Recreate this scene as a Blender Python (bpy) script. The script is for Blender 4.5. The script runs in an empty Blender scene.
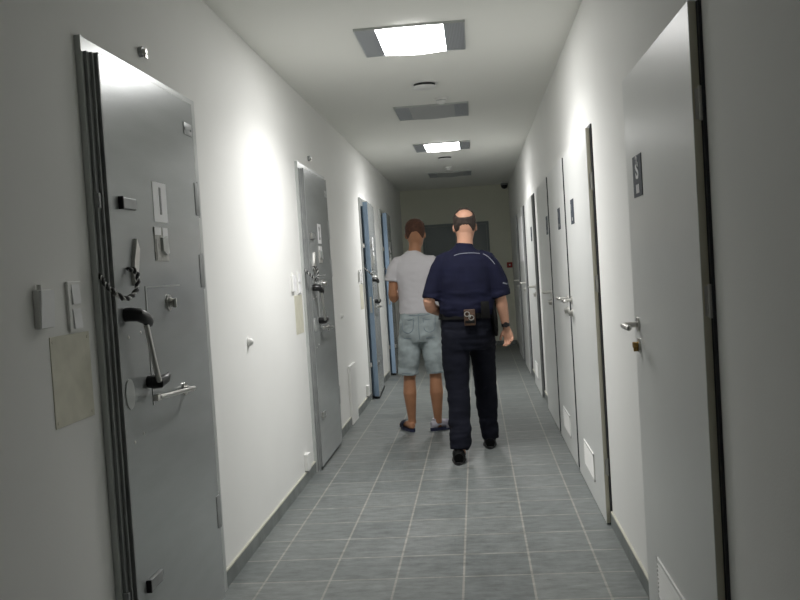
import bpy, bmesh, math, random
from mathutils import Vector, Matrix, noise
from mathutils.bvhtree import BVHTree
random.seed(4)
SC = bpy.context.scene
COL = SC.collection
XL, XR, ZC, YB, YE = -1.20, 0.622, 2.689, -4.0, 14.85

# ------------------------------------------------------------------ materials
def mat(name, col, rough=.5, metal=0., spec=.5, bump=0., bscale=60., var=0., vscale=4., emit=None, estr=0., stretch=None, alpha=None, coat=0.):
    m = bpy.data.materials.new(name); m.use_nodes = True
    nt = m.node_tree; b = nt.nodes['Principled BSDF']
    b.inputs['Base Color'].default_value = (*col, 1); b.inputs['Roughness'].default_value = rough
    b.inputs['Metallic'].default_value = metal; b.inputs['Specular IOR Level'].default_value = spec
    b.inputs['Coat Weight'].default_value = coat
    if emit: b.inputs['Emission Color'].default_value = (*emit, 1); b.inputs['Emission Strength'].default_value = estr
    if bump or var:
        tc = nt.nodes.new('ShaderNodeTexCoord'); src = tc.outputs['Object']
        if stretch:
            mp = nt.nodes.new('ShaderNodeMapping'); mp.inputs['Scale'].default_value = stretch
            nt.links.new(src, mp.inputs['Vector']); src = mp.outputs['Vector']
    if bump:
        n = nt.nodes.new('ShaderNodeTexNoise'); n.inputs['Scale'].default_value = bscale; n.inputs['Detail'].default_value = 4
        bp = nt.nodes.new('ShaderNodeBump'); bp.inputs['Strength'].default_value = bump; bp.inputs['Distance'].default_value = .004
        nt.links.new(src, n.inputs['Vector']); nt.links.new(n.outputs['Fac'], bp.inputs['Height']); nt.links.new(bp.outputs['Normal'], b.inputs['Normal'])
    if var:
        n = nt.nodes.new('ShaderNodeTexNoise'); n.inputs['Scale'].default_value = vscale; n.inputs['Detail'].default_value = 5
        r = nt.nodes.new('ShaderNodeValToRGB')
        r.color_ramp.elements[0].position = .3; r.color_ramp.elements[1].position = .7
        r.color_ramp.elements[0].color = (*[c*(1-var) for c in col], 1); r.color_ramp.elements[1].color = (*[min(1, c*(1+var)) for c in col], 1)
        nt.links.new(src, n.inputs['Vector']); nt.links.new(n.outputs['Fac'], r.inputs['Fac']); nt.links.new(r.outputs['Color'], b.inputs['Base Color'])
    return m

M = dict(
    wall=mat('wall_paint', (.80, .80, .78), .75, bump=.12, bscale=140, var=.02, vscale=1.5, spec=.3),
    ceil=mat('ceiling_paint', (.84, .84, .80), .85, bump=.1, bscale=120, spec=.2),
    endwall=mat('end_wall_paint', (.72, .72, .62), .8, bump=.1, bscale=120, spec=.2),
    base=mat('baseboard_tile', (.17, .185, .18), .45, var=.25, vscale=9),
    baset=mat('baseboard_top', (.50, .49, .42), .6),
    steel=mat('grey_painted_steel', (.42, .44, .44), .25, metal=.35, bump=.045, bscale=40, stretch=(1, 1, 5), var=.04, vscale=3),
    frame=mat('light_steel_frame', (.52, .54, .53), .28, metal=.35, var=.04),
    jamb=mat('jamb_steel', (.30, .31, .31), .4, metal=.25, var=.1, vscale=14),
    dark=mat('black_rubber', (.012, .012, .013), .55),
    blackp=mat('black_plastic', (.010, .010, .011), .35),
    blue=mat('blue_painted_steel', (.27, .37, .50), .4),
    chrome=mat('satin_steel', (.62, .61, .58), .28, metal=1.),
    brass=mat('brass', (.42, .27, .09), .35, metal=1.),
    whitep=mat('white_plastic', (.80, .80, .78), .4),
    beige=mat('beige_cover_plate', (.64, .62, .51), .55, var=.06, vscale=20),
    paper=mat('white_paper', (.85, .85, .86), .7),
    glyph=mat('grey_ink', (.22, .22, .22), .6),
    label=mat('old_label', (.46, .455, .43), .6, var=.2, vscale=60),
    sign=mat('dark_sign_plate', (.045, .055, .07), .6, spec=.25),
    lam=mat('door_laminate', (.68, .69, .675), .36, var=.02, vscale=2, bump=.03, bscale=200),
    lamedge=mat('door_edge_band', (.72, .69, .56), .5),
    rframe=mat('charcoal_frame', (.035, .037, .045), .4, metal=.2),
    lens_off=mat('unlit_diffuser', (.44, .45, .45), .45),
    red=mat('red_plastic', (.35, .03, .02), .4),
    enddoor=mat('grey_blue_door', (.20, .225, .23), .5),
    skin=mat('skin_tan', (.40, .19, .10), .55, var=.1, vscale=12),
    skin2=mat('skin_light', (.50, .27, .18), .55, var=.1, vscale=12),
    eye=mat('eye_white', (.75, .73, .70), .3), iris=mat('eye_iris', (.05, .03, .02), .2), lip=mat('lips', (.40, .15, .11), .5),
    tee=mat('grey_white_cotton', (.62, .60, .62), .9, bump=.1, bscale=300),
    denim=mat('pale_denim', (.35, .40, .41), .9, var=.3, vscale=8, bump=.2, bscale=400),
    seam=mat('denim_seam', (.22, .27, .30), .9),
    navy=mat('navy_cloth', (.0068, .0078, .023), .9, spec=.2, var=.15, vscale=10, bump=.1, bscale=300),
    trouser=mat('dark_navy_trousers', (.0048, .0056, .0115), .9, spec=.2, var=.2, vscale=8, bump=.1, bscale=300),
    pipe=mat('pale_piping', (.22, .23, .27), .7),
    leather=mat('brown_leather', (.055, .028, .015), .5, var=.2, vscale=40),
    blackl=mat('black_leather', (.0035, .0035, .0035), .6, spec=.15),
    hair1=mat('dark_hair', (.030, .020, .015), .8, var=.4, vscale=60, bump=.8, bscale=250),
    hair2=mat('reddish_brown_hair', (.085, .035, .020), .8, var=.35, vscale=60, bump=.8, bscale=250),
    sandal=mat('navy_rubber', (.020, .024, .06), .55), sock=mat('grey_sock', (.50, .48, .55), .9),
)

# ribbed ones
def floor_mat():
    m = bpy.data.materials.new('slate_floor_tiles'); m.use_nodes = True
    nt = m.node_tree; N = nt.nodes; Lk = nt.links; b = N['Principled BSDF']
    tc = N.new('ShaderNodeTexCoord'); mp = N.new('ShaderNodeMapping')
    mp.inputs['Location'].default_value = (.1322+3.0, -3.85+15, 0)
    Lk.new(tc.outputs['Object'], mp.inputs['Vector'])
    br = N.new('ShaderNodeTexBrick'); br.offset = 0; br.squash = 1
    for k, v in (('Scale', 1.), ('Brick Width', .3), ('Row Height', .3), ('Mortar Size', .0058), ('Mortar Smooth', .3), ('Bias', 0.)): br.inputs[k].default_value = v
    br.inputs['Color1'].default_value = (.140, .155, .153, 1); br.inputs['Color2'].default_value = (.178, .192, .187, 1); br.inputs['Mortar'].default_value = (.28, .275, .25, 1)
    Lk.new(mp.outputs['Vector'], br.inputs['Vector'])
    m2 = N.new('ShaderNodeMapping'); m2.inputs['Scale'].default_value = (1.6, 4.0, 1); m2.inputs['Rotation'].default_value = (0, 0, .12)
    Lk.new(tc.outputs['Object'], m2.inputs['Vector'])
    n = N.new('ShaderNodeTexNoise'); n.inputs['Scale'].default_value = 5.5; n.inputs['Detail'].default_value = 8; n.inputs['Roughness'].default_value = .7
    Lk.new(m2.outputs['Vector'], n.inputs['Vector'])
    r = N.new('ShaderNodeMapRange'); r.inputs['From Min'].default_value = .3; r.inputs['From Max'].default_value = .7; r.inputs['To Min'].default_value = .62; r.inputs['To Max'].default_value = 1.36
    Lk.new(n.outputs['Fac'], r.inputs['Value'])
    mx = N.new('ShaderNodeVectorMath'); mx.operation = 'SCALE'
    Lk.new(br.outputs['Color'], mx.inputs[0]); Lk.new(r.outputs['Result'], mx.inputs['Scale']); Lk.new(mx.outputs['Vector'], b.inputs['Base Color'])
    rr = N.new('ShaderNodeMapRange'); rr.inputs['To Min'].default_value = .34; rr.inputs['To Max'].default_value = .52
    Lk.new(n.outputs['Fac'], rr.inputs['Value']); Lk.new(rr.outputs['Result'], b.inputs['Roughness'])
    bp = N.new('ShaderNodeBump'); bp.inputs['Strength'].default_value = .25; bp.inputs['Distance'].default_value = .003
    Lk.new(n.outputs['Fac'], bp.inputs['Height']); Lk.new(bp.outputs['Normal'], b.inputs['Normal'])
    return m
M['floor'] = floor_mat()
def perf_mat():
    m = mat('perforated_steel', (.42, .44, .46), .42, metal=.45); nt = m.node_tree; b = nt.nodes['Principled BSDF']
    tc = nt.nodes.new('ShaderNodeTexCoord'); v = nt.nodes.new('ShaderNodeTexVoronoi'); v.inputs['Scale'].default_value = 120; v.inputs['Randomness'].default_value = 0
    r = nt.nodes.new('ShaderNodeValToRGB'); r.color_ramp.elements[0].position = .28; r.color_ramp.elements[1].position = .36
    r.color_ramp.elements[0].color = (.16, .17, .18, 1); r.color_ramp.elements[1].color = (.48, .50, .53, 1)
    nt.links.new(tc.outputs['Object'], v.inputs['Vector']); nt.links.new(v.outputs['Distance'], r.inputs['Fac']); nt.links.new(r.outputs['Color'], b.inputs['Base Color'])
    return m
M['perf'] = perf_mat()
M['lit'] = mat('lit_diffuser', (.9, .9, .9), .4, emit=(1.0, .99, .975), estr=24.0)

# ------------------------------------------------------------------ mesh helpers
class MB:
    def __init__(s): s.bm = bmesh.new()
    def box(s, a, b, bev=0., mi=0):
        a, b = Vector(a), Vector(b); lo = Vector(map(min, a, b)); hi = Vector(map(max, a, b))
        r = bmesh.ops.create_cube(s.bm, size=1); vs = r['verts']
        for v in vs: v.co = Vector(((v.co[i]+.5)*(hi[i]-lo[i])+lo[i]) for i in range(3))
        fs = {f for v in vs for f in v.link_faces}
        for f in fs: f.material_index = mi
        if bev:
            es = {e for v in vs for e in v.link_edges}
            bmesh.ops.bevel(s.bm, geom=list(es), offset=bev, segments=2, affect='EDGES', profile=.5)
        return s
    def cyl(s, p, q, r, r2=None, n=20, mi=0):
        p, q = Vector(p), Vector(q); d = q-p
        ret = bmesh.ops.create_cone(s.bm, cap_ends=True, segments=n, radius1=r, radius2=r if r2 is None else r2, depth=d.length)
        R = d.to_track_quat('Z', 'Y').to_matrix().to_4x4(); T = Matrix.Translation((p+q)/2) @ R
        bmesh.ops.transform(s.bm, matrix=T, verts=ret['verts'])
        for f in {f for v in ret['verts'] for f in v.link_faces}: f.material_index = mi
        return s
    def ell(s, c, r, n=16, mi=0, rot=None):
        ret = bmesh.ops.create_uvsphere(s.bm, u_segments=n, v_segments=max(6, n*2//3), radius=1)
        R = rot or Matrix.Identity(4)
        T = Matrix.Translation(c) @ R @ Matrix.Diagonal((*r, 1))
        bmesh.ops.transform(s.bm, matrix=T, verts=ret['verts'])
        for f in {f for v in ret['verts'] for f in v.link_faces}: f.material_index = mi
        return s
    def loft(s, pts, n=20, ref=(1, 0, 0), mi=0, sq=1.):
        """pts: (centre, r_along_ref, r_other)"""
        P = [Vector(p[0]) for p in pts]; rings = []
        for i, p in enumerate(pts):
            t = (P[min(i+1, len(P)-1)]-P[max(i-1, 0)]).normalized()
            rf = Vector(ref); u = (rf-t*rf.dot(t))
            if u.length < 1e-3: rf = Vector((0, 1, 0)); u = rf-t*rf.dot(t)
            u.normalize(); v = t.cross(u)
            ring = []
            for k in range(n):
                a = 2*math.pi*k/n; c, d = math.cos(a), math.sin(a)
                c = math.copysign(abs(c)**sq, c); d = math.copysign(abs(d)**sq, d)
                ring.append(s.bm.verts.new(P[i]+u*(p[1]*c)+v*(p[2]*d)))
            rings.append(ring)
        for i in range(len(rings)-1):
            for k in range(n):
                f = s.bm.faces.new((rings[i][k], rings[i][(k+1) % n], rings[i+1][(k+1) % n], rings[i+1][k])); f.material_index = mi
        s.bm.faces.new(rings[0][::-1]).material_index = mi; s.bm.faces.new(rings[-1]).material_index = mi
        return s
    def tube(s, path, r, n=10, mi=0, ref=(.13, .37, .92)):
        P = [Vector(p) for p in path]
        return s.loft([(p, r, r) for p in P], n=n, ref=ref, mi=mi)
    def poly(s, pts, axis, d, mi=0):
        """flat outline extruded by vector d"""
        vs = [s.bm.verts.new(p) for p in pts]; ws = [s.bm.verts.new(Vector(p)+Vector(d)) for p in pts]; n = len(vs)
        s.bm.faces.new(vs).material_index = mi; s.bm.faces.new(ws[::-1]).material_index = mi
        for i in range(n): s.bm.faces.new((vs[i], ws[i], ws[(i+1) % n], vs[(i+1) % n])).material_index = mi
        return s
    def build(s, name, mats, parent=None, loc=(0, 0, 0), smooth=False, rotz=0.):
        bmesh.ops.recalc_face_normals(s.bm, faces=s.bm.faces)
        me = bpy.data.meshes.new(name); s.bm.to_mesh(me); s.bm.free()
        for m in (mats if isinstance(mats, (list, tuple)) else [mats]): me.materials.append(M[m] if isinstance(m, str) else m)
        if smooth:
            for p in me.polygons: p.use_smooth = True
            try: me.set_sharp_from_angle(angle=math.radians(40))
            except Exception: pass
        o = bpy.data.objects.new(name, me); COL.objects.link(o); o.parent = parent; o.location = loc; o.rotation_euler = (0, 0, rotz)
        return o

def tag(o, label=None, cat=None, group=None, kind=None):
    for k, v in (('label', label), ('category', cat), ('group', group), ('kind', kind)):
        if v: o[k] = v
    return o
def empty(name, loc, rotz=0):
    o = bpy.data.objects.new(name, None); COL.objects.link(o); o.location = loc; o.rotation_euler = (0, 0, rotz); o.empty_display_size = .1; return o
def dup(root, loc, label, kind=None):
    def cp(o, par):
        c = o.copy(); COL.objects.link(c); c.parent = par
        for ch in list(o.children): cp(ch, c)
        return c
    kids = list(root.children); r = root.copy(); COL.objects.link(r); r.location = loc; r['label'] = label
    for ch in kids: cp(ch, r)
    return r
def text_mesh(s, size, m, name, parent, origin, right, up, depth=.0012, sx=1.):
    """raised lettering as a mesh, lying in the plane (right, up)"""
    cu = bpy.data.curves.new('t', 'FONT'); cu.body = s; cu.size = size; cu.extrude = depth/2; cu.align_x = 'CENTER'; cu.align_y = 'CENTER'; cu.offset = size*.03
    t = bpy.data.objects.new('t', cu); COL.objects.link(t)
    dg = bpy.context.evaluated_depsgraph_get(); me = bpy.data.meshes.new_from_object(t.evaluated_get(dg))
    bpy.data.objects.remove(t); bpy.data.curves.remove(cu)
    R = Vector(right).normalized(); U = Vector(up).normalized(); Nn = R.cross(U)
    for v in me.vertices: v.co = Vector(origin)+R*v.co.x*sx+U*v.co.y+Nn*v.co.z
    me.materials.clear(); me.materials.append(M[m])
    o = bpy.data.objects.new(name, me); COL.objects.link(o); o.parent = parent; return o

# ------------------------------------------------------------------ room shell
DY = 3.31
CELL = [0., DY+.03, 2*DY, 2*DY+2.02]         # offsets of the four cell doors along the corridor
OPEN = [(2.79+CELL[2], 3.58+CELL[2]), (2.79+CELL[3], 3.58+CELL[3])]
b = MB(); b.box((-4.2, YB-.2, -.12), (XR+.2, YE+.2, 0)); tag(b.build('floor', 'floor'), 'grey slate look tiled corridor floor with pale joints', 'floor', kind='structure')
b = MB(); b.box((-4.2, YB-.2, ZC), (XR+.2, YE+.2, ZC+.15)); tag(b.build('ceiling', 'ceil'), 'plain off white corridor ceiling', 'ceiling', kind='structure')
b = MB(); ys = YB
for y0, y1 in OPEN:
    b.box((XL-.2, ys, 0), (XL, y0, ZC)); b.box((XL-.2, y0, 2.085), (XL, y1, ZC)); ys = y1
b.box((XL-.2, ys, 0), (XL, YE, ZC))
tag(b.build('wall_left', 'wall'), 'white painted wall with the steel cell doors', 'wall', kind='structure')
b = MB()
for y0, y1 in OPEN:                      # shells of the two cells that stand ajar
    b.box((-3.9, y0-.6, 0), (-3.8, y1+.35, ZC)); b.box((-3.8, y0-.6, 0), (XL-.2, y0-.5, ZC)); b.box((-3.8, y1+.25, 0), (XL-.2, y1+.35, ZC))
tag(b.build('wall_cells', 'wall'), 'white cell walls behind the doors left ajar', 'wall', kind='structure')
b = MB(); b.box((XR, YB, 0), (XR+.2, YE, ZC)); tag(b.build('wall_right', 'wall'), 'white painted wall with the flat service doors', 'wall', kind='structure')
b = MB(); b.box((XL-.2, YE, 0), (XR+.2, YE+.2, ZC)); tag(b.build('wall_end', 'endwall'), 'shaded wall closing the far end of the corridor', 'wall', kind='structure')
b = MB(); b.box((XL-.2, YB-.2, 0), (XR+.2, YB, ZC)); tag(b.build('wall_back', 'wall'), 'white wall behind the viewer closing the corridor', 'wall', kind='structure')

def skirting(name, x, sgn, spans, label):
    b = MB()
    for y0, y1 in spans:
        b.box((x, y0, 0), (x+sgn*.011, y1, .068)); b.box((x, y0, .068), (x+sgn*.010, y1, .076), mi=1)
    tag(b.build(name, ['base', 'baset']), label, 'baseboard', kind='structure')
fr = [(2.665+c, 3.79+c) for c in CELL]
skirting('baseboard_left', XL, 1, [(YB, fr[0][0]), (fr[0][1], fr[1][0]), (fr[1][1], 7.80), (8.2, fr[2][0]), (fr[2][1], fr[3][0]), (fr[3][1], YE)], 'dark tiled skirting between the steel cell doors')

# ------------------------------------------------------------------ cell doors on the left wall
def P(*a): return Vector(a)
def arcp(pts, seg=10):
    """Catmull-Rom through points"""
    out = []; Q = [Vector(p) for p in pts]; Q = [Q[0]*2-Q[1]]+Q+[Q[-1]*2-Q[-2]]
    for i in range(1, len(Q)-2):
        for k in range(seg):
            t = k/seg; p0, p1, p2, p3 = Q[i-1:i+3]
            out.append(.5*((2*p1)+(-p0+p2)*t+(2*p0-5*p1+4*p2-p3)*t*t+(-p0+3*p1-3*p2+p3)*t**3))
    return out+[Q[-2]]
def cell_door(n, dy, num, label, ajar=0., blue=False):
    root = empty('door_%d' % n, (XL, 2.665+dy, 0)); tag(root, label, 'door', kind='structure')
    o = lambda y: y-2.665                                  # door-local y
    # frame fixed to the wall
    f = MB(); p = .014
    f.box((0, o(2.665), 0), (p, o(2.79), 2.165)); f.box((0, o(3.58), 0), (p, o(3.79), 2.165)); f.box((0, o(2.79), 2.085), (p, o(3.58), 2.165))
    f.box((p, o(2.665), 0), (p+.006, o(2.678), 2.165))
    if blue or ajar:
        f.box((-.2, o(2.76), 0), (0, o(2.79), 2.115)); f.box((-.2, o(3.58), 0), (0, o(3.61), 2.115)); f.box((-.2, o(2.79), 2.085), (0, o(3.58), 2.115))
    f.build('door_frame', 'frame', root)
    if not blue:
        f = MB(); f.box((p, o(2.681), 0), (.030, o(2.700), 2.118)); f.box((p, o(2.700), 0), (.040, o(2.709), 2.118)); f.build('frame_rebate', 'jamb', root)
    f = MB()
    for z in (1.650, .374): f.box((p, o(2.676), z-.024), (.038, o(2.692), z+.024), .002)
    f.build('bolt_keeper', 'jamb' if not blue else 'chrome', root)
    # the leaf turns on the far edge
    yh = 3.64
    q = lambda x, y, z: (x, y-yh, z)
    leaf = MB(); leaf.box(q(.030, 2.722, .022), q(.050, yh, 2.122), .0025, 0)
    if not ajar: leaf.box(q(.016, 2.728, .028), q(.030, yh-.008, 2.116), 0, 0)
    leaf = leaf.build('leaf', ['steel'], root, loc=(0, o(yh), 0), rotz=ajar)
    A = lambda mb, name, m, smooth=True: mb.build(name, m, leaf, smooth=smooth)
    e = MB()
    if blue: e.box(q(.000, 2.716, .03), q(.0495, 2.7225, 2.115))
    else: e.box(q(.018, 2.714, .03), q(.033, 2.7225, 2.112)); e.box(q(.036, 2.7185, .03), q(.0495, 2.7225, 2.116))
    A(e, 'edge_strip', 'blue' if blue else 'jamb', False)
    e = MB(); e.box(q(.012, 2.7095, .93), q(.034, 2.7175, 1.10))
    for k in range(4): e.cyl(q(.023, 2.711, .955+.038*k), q(.023, 2.700, .955+.038*k), .009, n=12)
    A(e, 'lock_faceplate', 'jamb' if not blue else 'chrome')
    if ajar:
        e = MB(); e.box(q(-.030, 2.797, .028), q(.0298, 3.572, 2.078)); A(e, 'inner_panel', 'blue', False)
        e = MB(); e.box(q(.004, 2.722, .004), q(.055, yh, .024)); A(e, 'door_sweep', 'dark', False)  # black strip stands in for the shadow beneath the ajar leaf
    for z in (1.722, 1.420, .395):
        e = MB(); e.cyl(q(.040, 3.652, z-.075), q(.040, 3.652, z+.075), .010, n=14); e.box(q(.044, 3.60, z-.068), q(.053, 3.652, z+.068), .002); e.cyl(q(.040, 3.652, z-.003), q(.040, 3.652, z+.003), .0115, n=14)
        A(e, 'hinge', 'jamb')
    # bolt housings top and bottom
    for z in (1.650, .374):
        e = MB(); e.box(q(.05, 2.802, z-.019), q(.064, 2.918, z+.019), .003); A(e, 'bolt_housing', 'jamb', False)
        e = MB(); e.box(q(.05, 2.796, z-.021), q(.067, 2.803, z+.021), .001); A(e, 'bolt_flange', 'dark' if n < 2 else 'chrome', False)
    e = MB(); e.box(q(.05, 3.515, 1.98), q(.053, 3.612, 2.030), .001)
    for yy in (3.527, 3.600): e.cyl(q(.053, yy, 2.005), q(.055, yy, 2.005), .006, n=10)
    A(e, 'maker_plate', 'jamb')
    # number card
    e = MB(); e.box(q(.05, 3.112, 1.604), q(.0515, 3.252, 1.751), .0005); pl = A(e, 'number_card', 'paper', False)
    text_mesh(num, .135, 'glyph', 'number', leaf, q(.0522, 3.182, 1.677), (0, 1, 0), (0, 0, 1), sx=.8)
    # label holder and viewing flap
    e = MB(); e.box(q(.05, 3.096, 1.460), q(.053, 3.232, 1.584), .001); e.box(q(.053, 3.096, 1.555), q(.0545, 3.160, 1.584), mi=1); e.box(q(.053, 3.178, 1.548), q(.0545, 3.232, 1.584), mi=1)
    e.box(q(.053, 3.105, 1.462), q(.055, 3.150, 1.54), mi=0)
    A(e, 'label_holder', ['label', 'paper'], False)
    e = MB(); e.poly([q(.054, 3.150, 1.545), q(.054, 3.205, 1.552), q(.054, 3.212, 1.49), q(.054, 3.19, 1.482), q(.054, 3.152, 1.498)], 0, (.010, 0, 0)); A(e, 'viewing_flap', 'frame', False)
    # pointed guide blade and the twisted cord
    e = MB(); e.poly([q(.05, 2.905, 1.535), q(.05, 2.925, 1.50), q(.05, 2.905, 1.435), q(.05, 2.885, 1.385), q(.05, 2.868, 1.375), q(.05, 2.858, 1.41), q(.05, 2.872, 1.46)], 0, (.012, 0, 0)); A(e, 'guide_blade', 'chrome', False)
    # hatch outline
    e = MB(); e.box(q(.0498, 2.972, .955), q(.0525, 2.981, 1.372)); e.box(q(.0498, 2.981, 1.365), q(.0518, 3.33, 1.370)); A(e, 'hatch_seam', 'frame', False)
    for yy, zz in ((2.800, 1.207), (2.905, 1.215), (2.79, .86), (2.87, .875)):
        e = MB(); e.ell(q(.05, yy, zz), (.003, .0055, .0055), n=10); A(e, 'screw', 'chrome')
    e = MB(); e.cyl(q(.05, 3.196, 1.305), q(.056, 3.196, 1.305), .030); e.cyl(q(.056, 3.196, 1.305), q(.070, 3.196, 1.303), .019, .016); e.box(q(.068, 3.192, 1.285), q(.082, 3.20, 1.32), .002); A(e, 'knob', 'chrome')
    e = MB()                                                # oval cover
    e.cyl((0, 0, 0), (.004, 0, 0), 1.0, n=28)
    for v in e.bm.verts: v.co = Vector(q(.05+v.co.x, 2.775+v.co.y*.036, 1.022+v.co.z*.050))
    A(e, 'keyhole_cover', 'frame')
    # big pull handle: two black ends and a steel bar
    e = MB(); e.tube([q(.100, 2.832, 1.245), q(.101, 2.862, 1.16), q(.101, 2.885, 1.10), q(.100, 2.915, 1.045)], .0095, n=12); A(e, 'pull_bar', 'chrome')
    e = MB(); e.loft([(q(.05, 2.783, 1.283), .024, .024), (q(.070, 2.785, 1.283), .024, .024), (q(.090, 2.795, 1.280), .023, .022), (q(.101, 2.825, 1.268), .022, .019), (q(.102, 2.852, 1.252), .019, .017), (q(.102, 2.860, 1.240), .010, .010)], ref=(0, 0, 1)); A(e, 'handle_end', 'blackp')
    e = MB(); e.loft([(q(.05, 2.945, 1.042), .022, .022), (q(.075, 2.935, 1.040), .024, .022), (q(.094, 2.935, 1.040), .023, .022), (q(.102, 2.965, 1.046), .018, .018), (q(.103, 2.992, 1.056), .011, .012), (q(.103, 3.002, 1.062), .006, .006)], ref=(0, 0, 1)); A(e, 'handle_end', 'blackp')
    # lever
    e = MB(); e.cyl(q(.05, 3.30, .966), q(.058, 3.30, .966), .024); e.cyl(q(.058, 3.30, .966), q(.090, 3.30, .966), .010)
    e.tube(arcp([q(.088, 3.305, .967), q(.094, 3.27, .969), q(.095, 3.15, .976), q(.095, 3.0, .984), q(.094, 2.925, .989)], 5), .0085, n=12); e.box(q(.078, 2.895, .978), q(.100, 2.928, 1.000), .004)
    A(e, 'lever_handle', 'chrome')
    # twisted cord from the jamb to the blade: two strands
    pts = arcp([(.018, o(2.683), 1.418), (.050, o(2.650), 1.387), (.078, o(2.634), 1.364), (.092, o(2.680), 1.338), (.092, o(2.744), 1.342), (.090, o(2.800), 1.366), (.080, o(2.842), 1.405), (.068, o(2.840), 1.428), (.058, o(2.812), 1.430)], 16)
    for ph, mm in ((0, 'blackp'), (math.pi, 'whitep')):
        e = MB(); path = []
        for k, pt in enumerate(pts):
            t = (pts[min(k+1, len(pts)-1)]-pts[max(k-1, 0)]).normalized(); u = t.cross(Vector((1, 0, 0))).normalized(); v = t.cross(u); a = k*.55+ph
            path.append(pt+(u*math.cos(a)+v*math.sin(a))*.0040)
        e.tube(path, .0056 if ph == 0 else .0022, n=8); e.build('cord', mm, root, smooth=True)
    e = MB(); e.cyl((.012, o(2.686), 1.418), (.024, o(2.683), 1.418), .009, n=12); e.build('cord_anchor', 'jamb', root, smooth=True)
    return root
cell_door(1, CELL[0], '1', 'grey steel cell door carrying the card with number 1, nearest on its wall')
cell_door(2, CELL[1], '2', 'grey steel cell door closed, second along the wall, with a low white box before it')
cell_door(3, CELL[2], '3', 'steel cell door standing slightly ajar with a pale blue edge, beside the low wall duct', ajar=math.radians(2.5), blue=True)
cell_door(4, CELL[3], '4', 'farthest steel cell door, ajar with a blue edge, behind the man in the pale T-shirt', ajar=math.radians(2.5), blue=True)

# ------------------------------------------------------------------ flat doors on the right wall
def flat_door(n, y0, w, hinge_near, label, vent=True, sign=None, handle=True, z1=2.03):
    root = empty('door_%d' % n, (XR, y0, 0)); tag(root, label, 'door', kind='structure')
    f = MB(); f.box((-.008, -.020 if hinge_near else -.048, 0), (0, .03, z1+.016)); f.box((-.008, w-.03, 0), (0, w+.004, z1+.016)); f.box((-.008, .03, z1-.03), (0, w-.03, z1+.016))
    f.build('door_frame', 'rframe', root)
    yh = 0 if hinge_near else w
    leaf = MB(); leaf.box((-.030, 0-yh, .008), (-.010, w-yh, z1), .0015); leaf = leaf.build('leaf', 'lam', root, loc=(0, yh, 0))
    q = lambda x, y, z: (-x+.006, y-yh, z)
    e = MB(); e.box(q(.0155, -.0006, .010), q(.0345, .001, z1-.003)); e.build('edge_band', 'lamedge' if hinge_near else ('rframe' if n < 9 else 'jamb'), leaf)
    ye = 0 if hinge_near else w
    if hinge_near:
        for z in (.30, 1.24, 1.76):
            e = MB(); e.cyl(q(.016, -.007, z-.045), q(.016, -.007, z+.045), .0065, n=14); e.box(q(.008, -.003, z-.04), q(.030, .001, z+.04), .0008)
            e.cyl(q(.016, -.007, z-.002), q(.016, -.007, z+.002), .0072, n=14); e.build('hinge', 'chrome', leaf, smooth=True)
    if handle:
        yy = w-.085 if hinge_near else .085; s = -1 if hinge_near else 1; z = 1.115
        e = MB(); e.cyl(q(.036, yy, z), q(.043, yy, z), .027, n=28); e.cyl(q(.043, yy, z), q(.085, yy, z), .0105)
        e.tube(arcp([q(.080, yy, z), q(.092, yy+s*.006, z), q(.097, yy+s*.03, z), q(.096, yy+s*.08, z-.001), q(.094, yy+s*.125, z-.002)], 6), .0105, n=14); e.ell(q(.094, yy+s*.125, z-.002), (.0105, .0105, .0105))
        e.build('lever_handle', 'chrome', leaf, smooth=True)
        e = MB(); e.cyl(q(.036, yy, z-.078), q(.043, yy, z-.078), .027, n=28); e.build('lock_rosette', 'chrome', leaf, smooth=True)
        e = MB(); e.cyl(q(.043, yy, z-.076), q(.062, yy, z-.076), .011, n=18); e.box(q(.043, yy-.006, z-.100), q(.060, yy+.006, z-.076), .002); e.build('lock_cylinder', 'brass' if n == 5 else 'chrome', leaf, smooth=True)
    if vent:
        a, c, z0, zt = .37, .82, .13, .285
        e = MB()
        for bx in (((.036, a, z0), (.042, c, z0+.014)), ((.036, a, zt-.014), (.042, c, zt)), ((.036, a, z0), (.042, a+.014, zt)), ((.036, c-.014, z0), (.042, c, zt))): e.box(q(*bx[0]), q(*bx[1]), .001)
        e.box(q(.0362, a+.01, z0+.01), q(.0368, c-.01, zt-.01), mi=1)
        for k in range(8):
            z = z0+.020+.0152*k; e.poly([q(.0369, a+.012, z+.0075), q(.0379, a+.012, z+.0085), q(.0425, a+.012, z+.002), q(.0415, a+.012, z-.0005)], 0, (0, c-a-.024, 0))
        e.build('vent_grille', ['whitep', 'jamb'], leaf)
    if sign:
        sy, style = sign; e = MB(); e.box(q(.036, sy-.08, 1.580), q(.0385, sy+.08, 1.726), .0008); e.build('sign_plate', 'sign', leaf)
        if style == 'big':
            text_mesh('2', .040, 'paper', 'sign_symbol', leaf, q(.0388, sy+.005, 1.707), (0, -1, 0), (0, 0, 1), sx=1.6)
            text_mesh('S', .080, 'paper', 'sign_symbol', leaf, q(.0388, sy, 1.669), (0, -1, 0), (0, 0, 1), sx=1.5)
            text_mesh('III', .042, 'paper', 'sign_lettering', leaf, q(.0388, sy, 1.606), (0, -1, 0), (0, 0, 1), sx=1.9)
        else:
            text_mesh('I', .050, 'label', 'sign_symbol', leaf, q(.0388, sy+.045, 1.68), (0, -1, 0), (0, 0, 1), sx=1.4)
            text_mesh('III', .026, 'label', 'sign_lettering', leaf, q(.0388, sy, 1.608), (0, -1, 0), (0, 0, 1), sx=1.6)
    return root
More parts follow.
